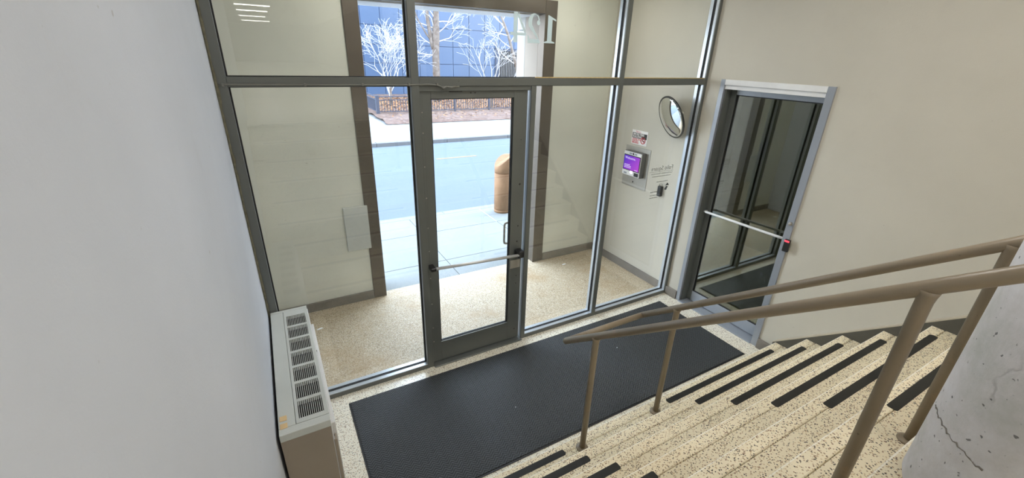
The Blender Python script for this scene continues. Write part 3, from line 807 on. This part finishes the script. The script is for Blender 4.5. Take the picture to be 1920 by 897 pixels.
# ------------------------------------------------------------------ litter
def scrap(label, x, y, z, s, rot):
    bm = bmesh.new(); n = 9
    pts = [(x+math.cos(rot)*s*math.cos(2*PI*i/n)*random.uniform(.8, 1.1)-math.sin(rot)*s*.4*math.sin(2*PI*i/n), y+math.sin(rot)*s*math.cos(2*PI*i/n)+math.cos(rot)*s*.4*math.sin(2*PI*i/n), z) for i in range(n)]
    prism(bm, pts, (0, 0, .003)); tag(obj('paper_scrap', bm, 'paper', origin=(x, y, z)), label, 'litter')
scrap('oval white paper scrap on alcove floor near the heater', -.86, 1.10, .0005, .035, .3)
scrap('white scrap on alcove floor before the right-hand street wall', 2.352, 1.216, .0005, .035, .1)
scrap('tiny white crumb on the mat between the two front posts', 1.724, -.584, .0125, .008, .5)
scrap('tiny white crumb on the mat left of the handrail', .42, -.80, .0125, .005, .5)

# ------------------------------------------------------------------ street
ZG = -.02
sw_ = thing('sidewalk', 'pale concrete slab sidewalk just outside the building', 'sidewalk', (1, 2.8, ZG), kind='structure')
obj('bed', B(-14, 16, 1.575, 4.0, ZG-.3, ZG-.012), 'curb', sw_)
xj = [-13.25, -11.9, -10.5, -9.1, -7.75, -6.4, -5.0, -3.6, -2.0, -.45, .93, 2.3, 3.67, 5.04, 6.4, 7.8, 9.2, 10.6, 12, 13.4]
yj = [1.575, 2.105, 3.175, 3.9]
xj = [x for x in xj if -4 < x < 11]
for i in range(len(xj)-1):
    for j in range(3):
        g1 = .012 if abs(xj[i+1]-2.3) < .01 and j == 2 else .004
        obj('paving_slab', B(xj[i]+.004, xj[i+1]-g1, yj[j]+.004, yj[j+1]-.004, ZG-.012, ZG, bev=.002), 'slab', sw_)
obj('joint_sealant', B(2.288, 2.302, 3.175, 3.9, ZG-.011, ZG-.001), 'stone', sw_)
cb1 = thing('curb', 'near concrete curb between sidewalk and road', 'curb', (1, 4.0, ZG), kind='structure')
for i in range(10):
    obj('curb_stone', B(-8+i*2.4, -8+i*2.4+2.394, 3.9, 4.06, ZG-.16, ZG-.002, bev=.01), 'slab', cb1)
rd = thing('road', 'pale worn asphalt road crossing outside', 'road', (4, 7.5, -.17), kind='structure')
obj('asphalt', B(-30, 50, 4.06, 11.0, -.4, -.15), 'road', rd)
obj('lane_line', B(3.17, 4.45, 8.66, 8.76, -.15, -.146), 'yellowline', rd)
cb2 = thing('curb', 'far concrete curb across the road', 'curb', (6, 11, ZG), kind='structure')
for i in range(16):
    obj('curb_stone', B(-10+i*2.4, -10+i*2.4+2.394, 11.0, 11.2, -.2, ZG, bev=.015), 'curb', cb2)
sw2 = thing('sidewalk', 'far pale concrete sidewalk across the road', 'sidewalk', (6, 13, ZG), kind='structure')
obj('bed', B(-30, 50, 11.2, 30, -.4, ZG-.012), 'curb', sw2)
for i in range(14):
    obj('paving_slab', B(-8+i*2.4+.005, -8+(i+1)*2.4-.005, 11.205, 14.6, ZG-.012, ZG, bev=.003), 'slab', sw2)
# side path left of the planting bed
for i in range(4):
    bm = bmesh.new(); y0 = 14.61+i*2.8
    box(bm, -8, 3.2, y0, y0+2.79, ZG-.012, ZG, bev=.003); obj('paving_slab', bm, 'slab', sw2)
bed = bmesh.new()
nx, ny = 60, 36
vg = [[bed.verts.new((3.3+i*(22/nx)+ (0 if i else random.uniform(-.05, .05)), 14.65+j*(12.3/ny), ZG+.01+min(1, j/3)*(.04+.05*random.random())+.02*j/ny)) for j in range(ny+1)] for i in range(nx+1)]
for i in range(nx):
    for j in range(ny): bed.faces.new((vg[i][j], vg[i+1][j], vg[i+1][j+1], vg[i][j+1]))
bo = obj('planting_bed', bed, 'mulch'); tag(bo, 'bare leaf-strewn planting bed in front of the iron fence', 'planting bed', kind='stuff')
lf = bmesh.new()
for i in range(9000):
    x, y = random.uniform(3.8, 16), (random.uniform(17.7, 25) if i % 30 else random.uniform(14.9, 17.3)); z = .09
    a = random.uniform(0, PI*2); s = random.uniform(.03, .06); u = Vector((math.cos(a), math.sin(a), random.uniform(-.6, .6)))*s; v = Vector((-math.sin(a), math.cos(a), random.uniform(-.6, .9)))*s*.6
    c = Vector((x, y, z+random.uniform(0, .06))); vs = [lf.verts.new(c+q) for q in (-u, v, u, -v)]; lf.faces.new(vs)
lo_ = obj('fallen_leaves', lf, 'leaf'); tag(lo_, 'orange brown fallen leaves scattered behind the iron fence', 'leaves', kind='stuff')

# iron fence
fe = thing('iron_fence', 'low dark iron picket fence along the planting bed', 'fence', (7, 17.5, 0))
FY = 17.5
obj('rail', B(3.6, 15.2, FY-.02, FY+.02, .78, .82), 'fence', fe)
obj('rail', B(3.6, 15.2, FY-.02, FY+.02, .64, .67), 'fence', fe)
obj('rail', B(3.6, 15.2, FY-.02, FY+.02, .13, .16), 'fence', fe)
obj('post', B(3.5, 3.65, FY-.07, FY+.07, 0, .86, bev=.01), 'fence', fe)
for x in (5.45, 7.34, 9.23, 11.12, 13.0, 14.9):
    obj('post', B(x-.03, x+.03, FY-.03, FY+.03, 0, .84), 'fence', fe)
src = None
x = 3.76
while x < 15:
    if src is None: src = obj('picket', B(x-.011, x+.011, FY-.011, FY+.011, .14, .66), 'fence', fe); x0_ = x
    else: share(src, fe, (x-x0_, 0, 0))
    x += .126
fe2 = thing('iron_fence', 'short return of the iron fence running back beside the path', 'fence', (3.57, 20, 0))
obj('rail', B(3.55, 3.59, 17.58, 24, .78, .82), 'fence', fe2); obj('rail', B(3.55, 3.59, 17.58, 24, .64, .67), 'fence', fe2); obj('rail', B(3.55, 3.59, 17.58, 24, .13, .16), 'fence', fe2)
src = None; y = 17.7
while y < 24:
    if src is None: src = obj('picket', B(3.559, 3.581, y-.011, y+.011, .14, .66), 'fence', fe2); y0_ = y
    else: share(src, fe2, (0, y-y0_, 0))
    y += .126

# blue panelled building
bl = thing('office_building', 'blue panelled building filling the view across the street', 'building', (10, 27, 0))
obj('wall', B(-6, 40, 27.02, 34, -.1, 14), 'bluejoint', bl)
pw, ph = 1.205, 1.107
xs0 = 11.127-pw*13; zs0 = 1.994-ph*2
src = None
for i in range(26):
    for j in range(9):
        x = xs0+i*pw; z = zs0+j*ph
        if 14.6 < x+pw*.5 < 18.2 and z < 3.0: continue
        if x < -3: continue
        if src is None: src = obj('panel', B(x+.016, x+pw-.016, 26.98, 27.03, z+.016, z+ph-.016), 'bluepanel', bl); sx_, sz_ = x, z
        else: share(src, bl, (x-sx_, 0, z-sz_))
gt = thing('barred_gate', 'dark barred gate in the blue building behind the leaning tree', 'gate', (15.6, 26.9, 0))
obj('infill', B(14.75, 17.6, 26.97, 27.01, 0, 2.95), 'gasket', gt)
obj('frame_bar', B(14.4, 14.47, 26.86, 26.93, 0, 3.55), 'fence', gt)
obj('frame_bar', B(14.4, 17.7, 26.86, 26.93, 3.0, 3.06), 'fence', gt)
for i in range(22):
    obj('bar', B(14.6+i*.14, 14.625+i*.14, 26.87, 26.92, 0, 3.0), 'curb' if i > 1 else 'fence', gt)

# bollard
bo = thing('bollard', 'orange tan concrete bollard with a slanted top on the sidewalk', 'bollard', (2.643, 3.67, ZG))
bm = bmesh.new(); seg = 32; r_ = .158; cx_, cy_ = 2.643, 3.62
rings = []
for h, r in ((0, r_), (.045, r_), (.052, r_-.008), (.062, r_-.008), (.069, r_), (.74, r_), (.746, r_-.008), (.756, r_-.008), (.762, r_)):
    rings.append([bm.verts.new((cx_+r*math.cos(2*PI*j/seg), cy_+r*math.sin(2*PI*j/seg), ZG+h)) for j in range(seg)])
def topz(x): return ZG+1.0+.10*((x-cx_)/r_) - .04*((x-cx_)/r_)**2
for fr_, dz in ((1.0, 0), (.93, .012)):
    rings.append([bm.verts.new((cx_+fr_*r_*math.cos(2*PI*j/seg), cy_+fr_*r_*math.sin(2*PI*j/seg), topz(cx_+r_*math.cos(2*PI*j/seg))+dz)) for j in range(seg)])
for a, b in zip(rings, rings[1:]):
    for j in range(seg):
        f = bm.faces.new((a[j], a[(j+1) % seg], b[(j+1) % seg], b[j])); f.smooth = True
bm.faces.new(rings[-1]); bm.faces.new(list(reversed(rings[0])))
obj('shaft', bm, 'bollard', bo)
bm = bmesh.new(); lathe(bm, [(r_-.003, .051), (r_-.003, .063)], (cx_, cy_, ZG), 32); obj('groove', bm, 'bollard_joint', bo)
bm = bmesh.new(); lathe(bm, [(r_-.003, .746), (r_-.003, .756)], (cx_, cy_, ZG), 32); obj('groove', bm, 'bollard_joint', bo)

# ------------------------------------------------------------------ trees
def grow(bm, p, d, r, L, depth, spread, up, rng):
    n = 4; pts = [p]; rads = [r]; q = p.copy(); dd = d.copy()
    for i in range(n):
        dd = (dd+Vector((rng.uniform(-1, 1), rng.uniform(-1, 1), rng.uniform(-1, 1)))*.16+Vector((0, 0, up))).normalized()
        q = q+dd*(L/n); pts.append(q); rads.append(max(.0065, r*(1-.42*(i+1)/n)))
    tube(bm, pts, rads, 6 if depth > 2 else 4, cap=False)
    if depth == 0: return
    k = rng.choice((2, 3, 3)) if depth > 1 else 3
    for i in range(k):
        a = rng.uniform(0, 2*PI); s = rng.uniform(spread*.5, spread)
        u = dd.cross(Vector((.3, .2, 1))).normalized(); v = dd.cross(u)
        nd = (dd*math.cos(s)+(u*math.cos(a)+v*math.sin(a))*math.sin(s)).normalized()
        t_ = pts[-1] if i < 2 else pts[rng.choice((2, 3))]
        grow(bm, t_, nd, rads[-1]*rng.uniform(.6, .8), L*rng.uniform(.62, .85), depth-1, spread, up*.6, rng)
def tree(name, label, base, trunk, seed, stems, depth, L, r, spread, up, tm='twig', forks=()):
    rng = random.Random(seed)
    t = thing(name, label, 'tree', base)
    bm = bmesh.new(); tube(bm, [Vector(base)+Vector(q[:3]) for q in trunk], [q[3] for q in trunk], 12)
    obj('trunk', bm, 'bark', t)
    for fk in forks:
        bm = bmesh.new(); tube(bm, [Vector(base)+Vector(q[:3]) for q in fk], [q[3] for q in fk], 10); obj('limb', bm, 'bark', t)
    bm = bmesh.new()
    for off, d in stems: grow(bm, Vector(base)+Vector(off), Vector(d).normalized(), r, L, depth, spread, up, rng)
    o = obj('branches', bm, tm, t); o['kind'] = 'stuff'
    return t
tree('bare_tree', 'tall bare tree with thick pale mottled trunk seen above the door', (8.07, 22, .05),
     [(0, 0, -.1, .23), (0, 0, 1.2, .21), (.0, 0, 2.6, .20), (.05, 0, 3.6, .21), (.12, 0, 5.0, .15), (.25, 0, 7.5, .12)], 3,
     [((-.03, 0, 3.3), (-.22, .0, 1)), ((-.02, 0, 3.5), (-.10, .0, 1)), ((0, 0, 4.4), (-.6, -.2, .8)), ((.1, 0, 4.2), (.9, .2, .35)), ((.05, 0, 3.6), (.7, -.3, .5)),
      ((0, 0, 2.5), (-1, -.2, .1)), ((0, 0, 3.0), (-1, .2, .35)), ((.08, 0, 4.8), (.8, 0, .6)), ((-.02, 0, 3.9), (-.9, .1, .3)), ((.05, 0, 3.2), (1, 0, .3))], 3, .9, .038, .7, .02, forks=([(.0, 0, 2.5, .12), (-.22, .02, 3.2, .11), (-.36, .03, 4.2, .10), (-.5, .03, 6.0, .07)], [(.0, 0, 3.0, .06), (-.5, 0, 3.6, .045), (-1.0, 0, 4.4, .03), (-1.25, 0, 5.2, .02)]))
tree('bare_tree', 'bushy multi-stemmed bare tree seen through the left window', (4.95, 20.5, .05),
     [(0, 0, -.1, .07), (.02, 0, .5, .06), (.06, 0, 1.0, .05)], 11,
     [((0, 0, .35), (-.18, 0, 1)), ((0, 0, .4), (.12, 0, 1)), ((.05, 0, .9), (.3, .1, 1)), ((0, 0, .5), (-.35, .1, 1)), ((.05, 0, .7), (.45, -.1, 1)), ((0, 0, .6), (.0, .2, 1)), ((0, 0, .9), (-.1, -.2, 1)), ((0, 0, .9), (-.5, 0, 1))], 4, 1.25, .028, .85, .02)
tree('bare_tree', 'leaning bare tree with white trunk beside the barred gate', (12.35, 19, .05),
     [(0, 0, -.1, .11), (-.35, 0, 1.1, .10), (-.75, 0, 2.2, .085), (-1.25, 0, 3.6, .07), (-1.9, 0, 4.9, .05)], 5,
     [((-.75, 0, 2.2), (-1, 0, .3)), ((-1.0, 0, 3.0), (-1, 0, .35)), ((-1.25, 0, 3.6), (-1, 0, .2)), ((-1.5, 0, 4.1), (-1, 0, .5)), ((-1.1, 0, 3.3), (.5, 0, 1)), ((-1.9, 0, 4.9), (-.6, 0, 1)), ((-1.6, 0, 4.3), (.4, 0, 1)), ((-1.4, 0, 3.9), (-.7, 0, .6))], 3, .95, .028, .7, .02)
tree('bare_shrub', 'low spreading bare shrub left of the barred gate', (9.8, 18.3, .05),
     [(0, 0, -.1, .06), (0, 0, .6, .05), (.02, 0, 1.0, .045)], 8,
     [((0, 0, .9), (-.5, 0, 1)), ((0, 0, .9), (.5, 0, 1)), ((0, 0, .9), (0, .1, 1)), ((0, 0, .7), (-.9, 0, .8)), ((0, 0, .7), (.9, 0, .7)), ((0, 0, 1.0), (.2, 0, 1))], 3, 1.0, .026, .75, .0)
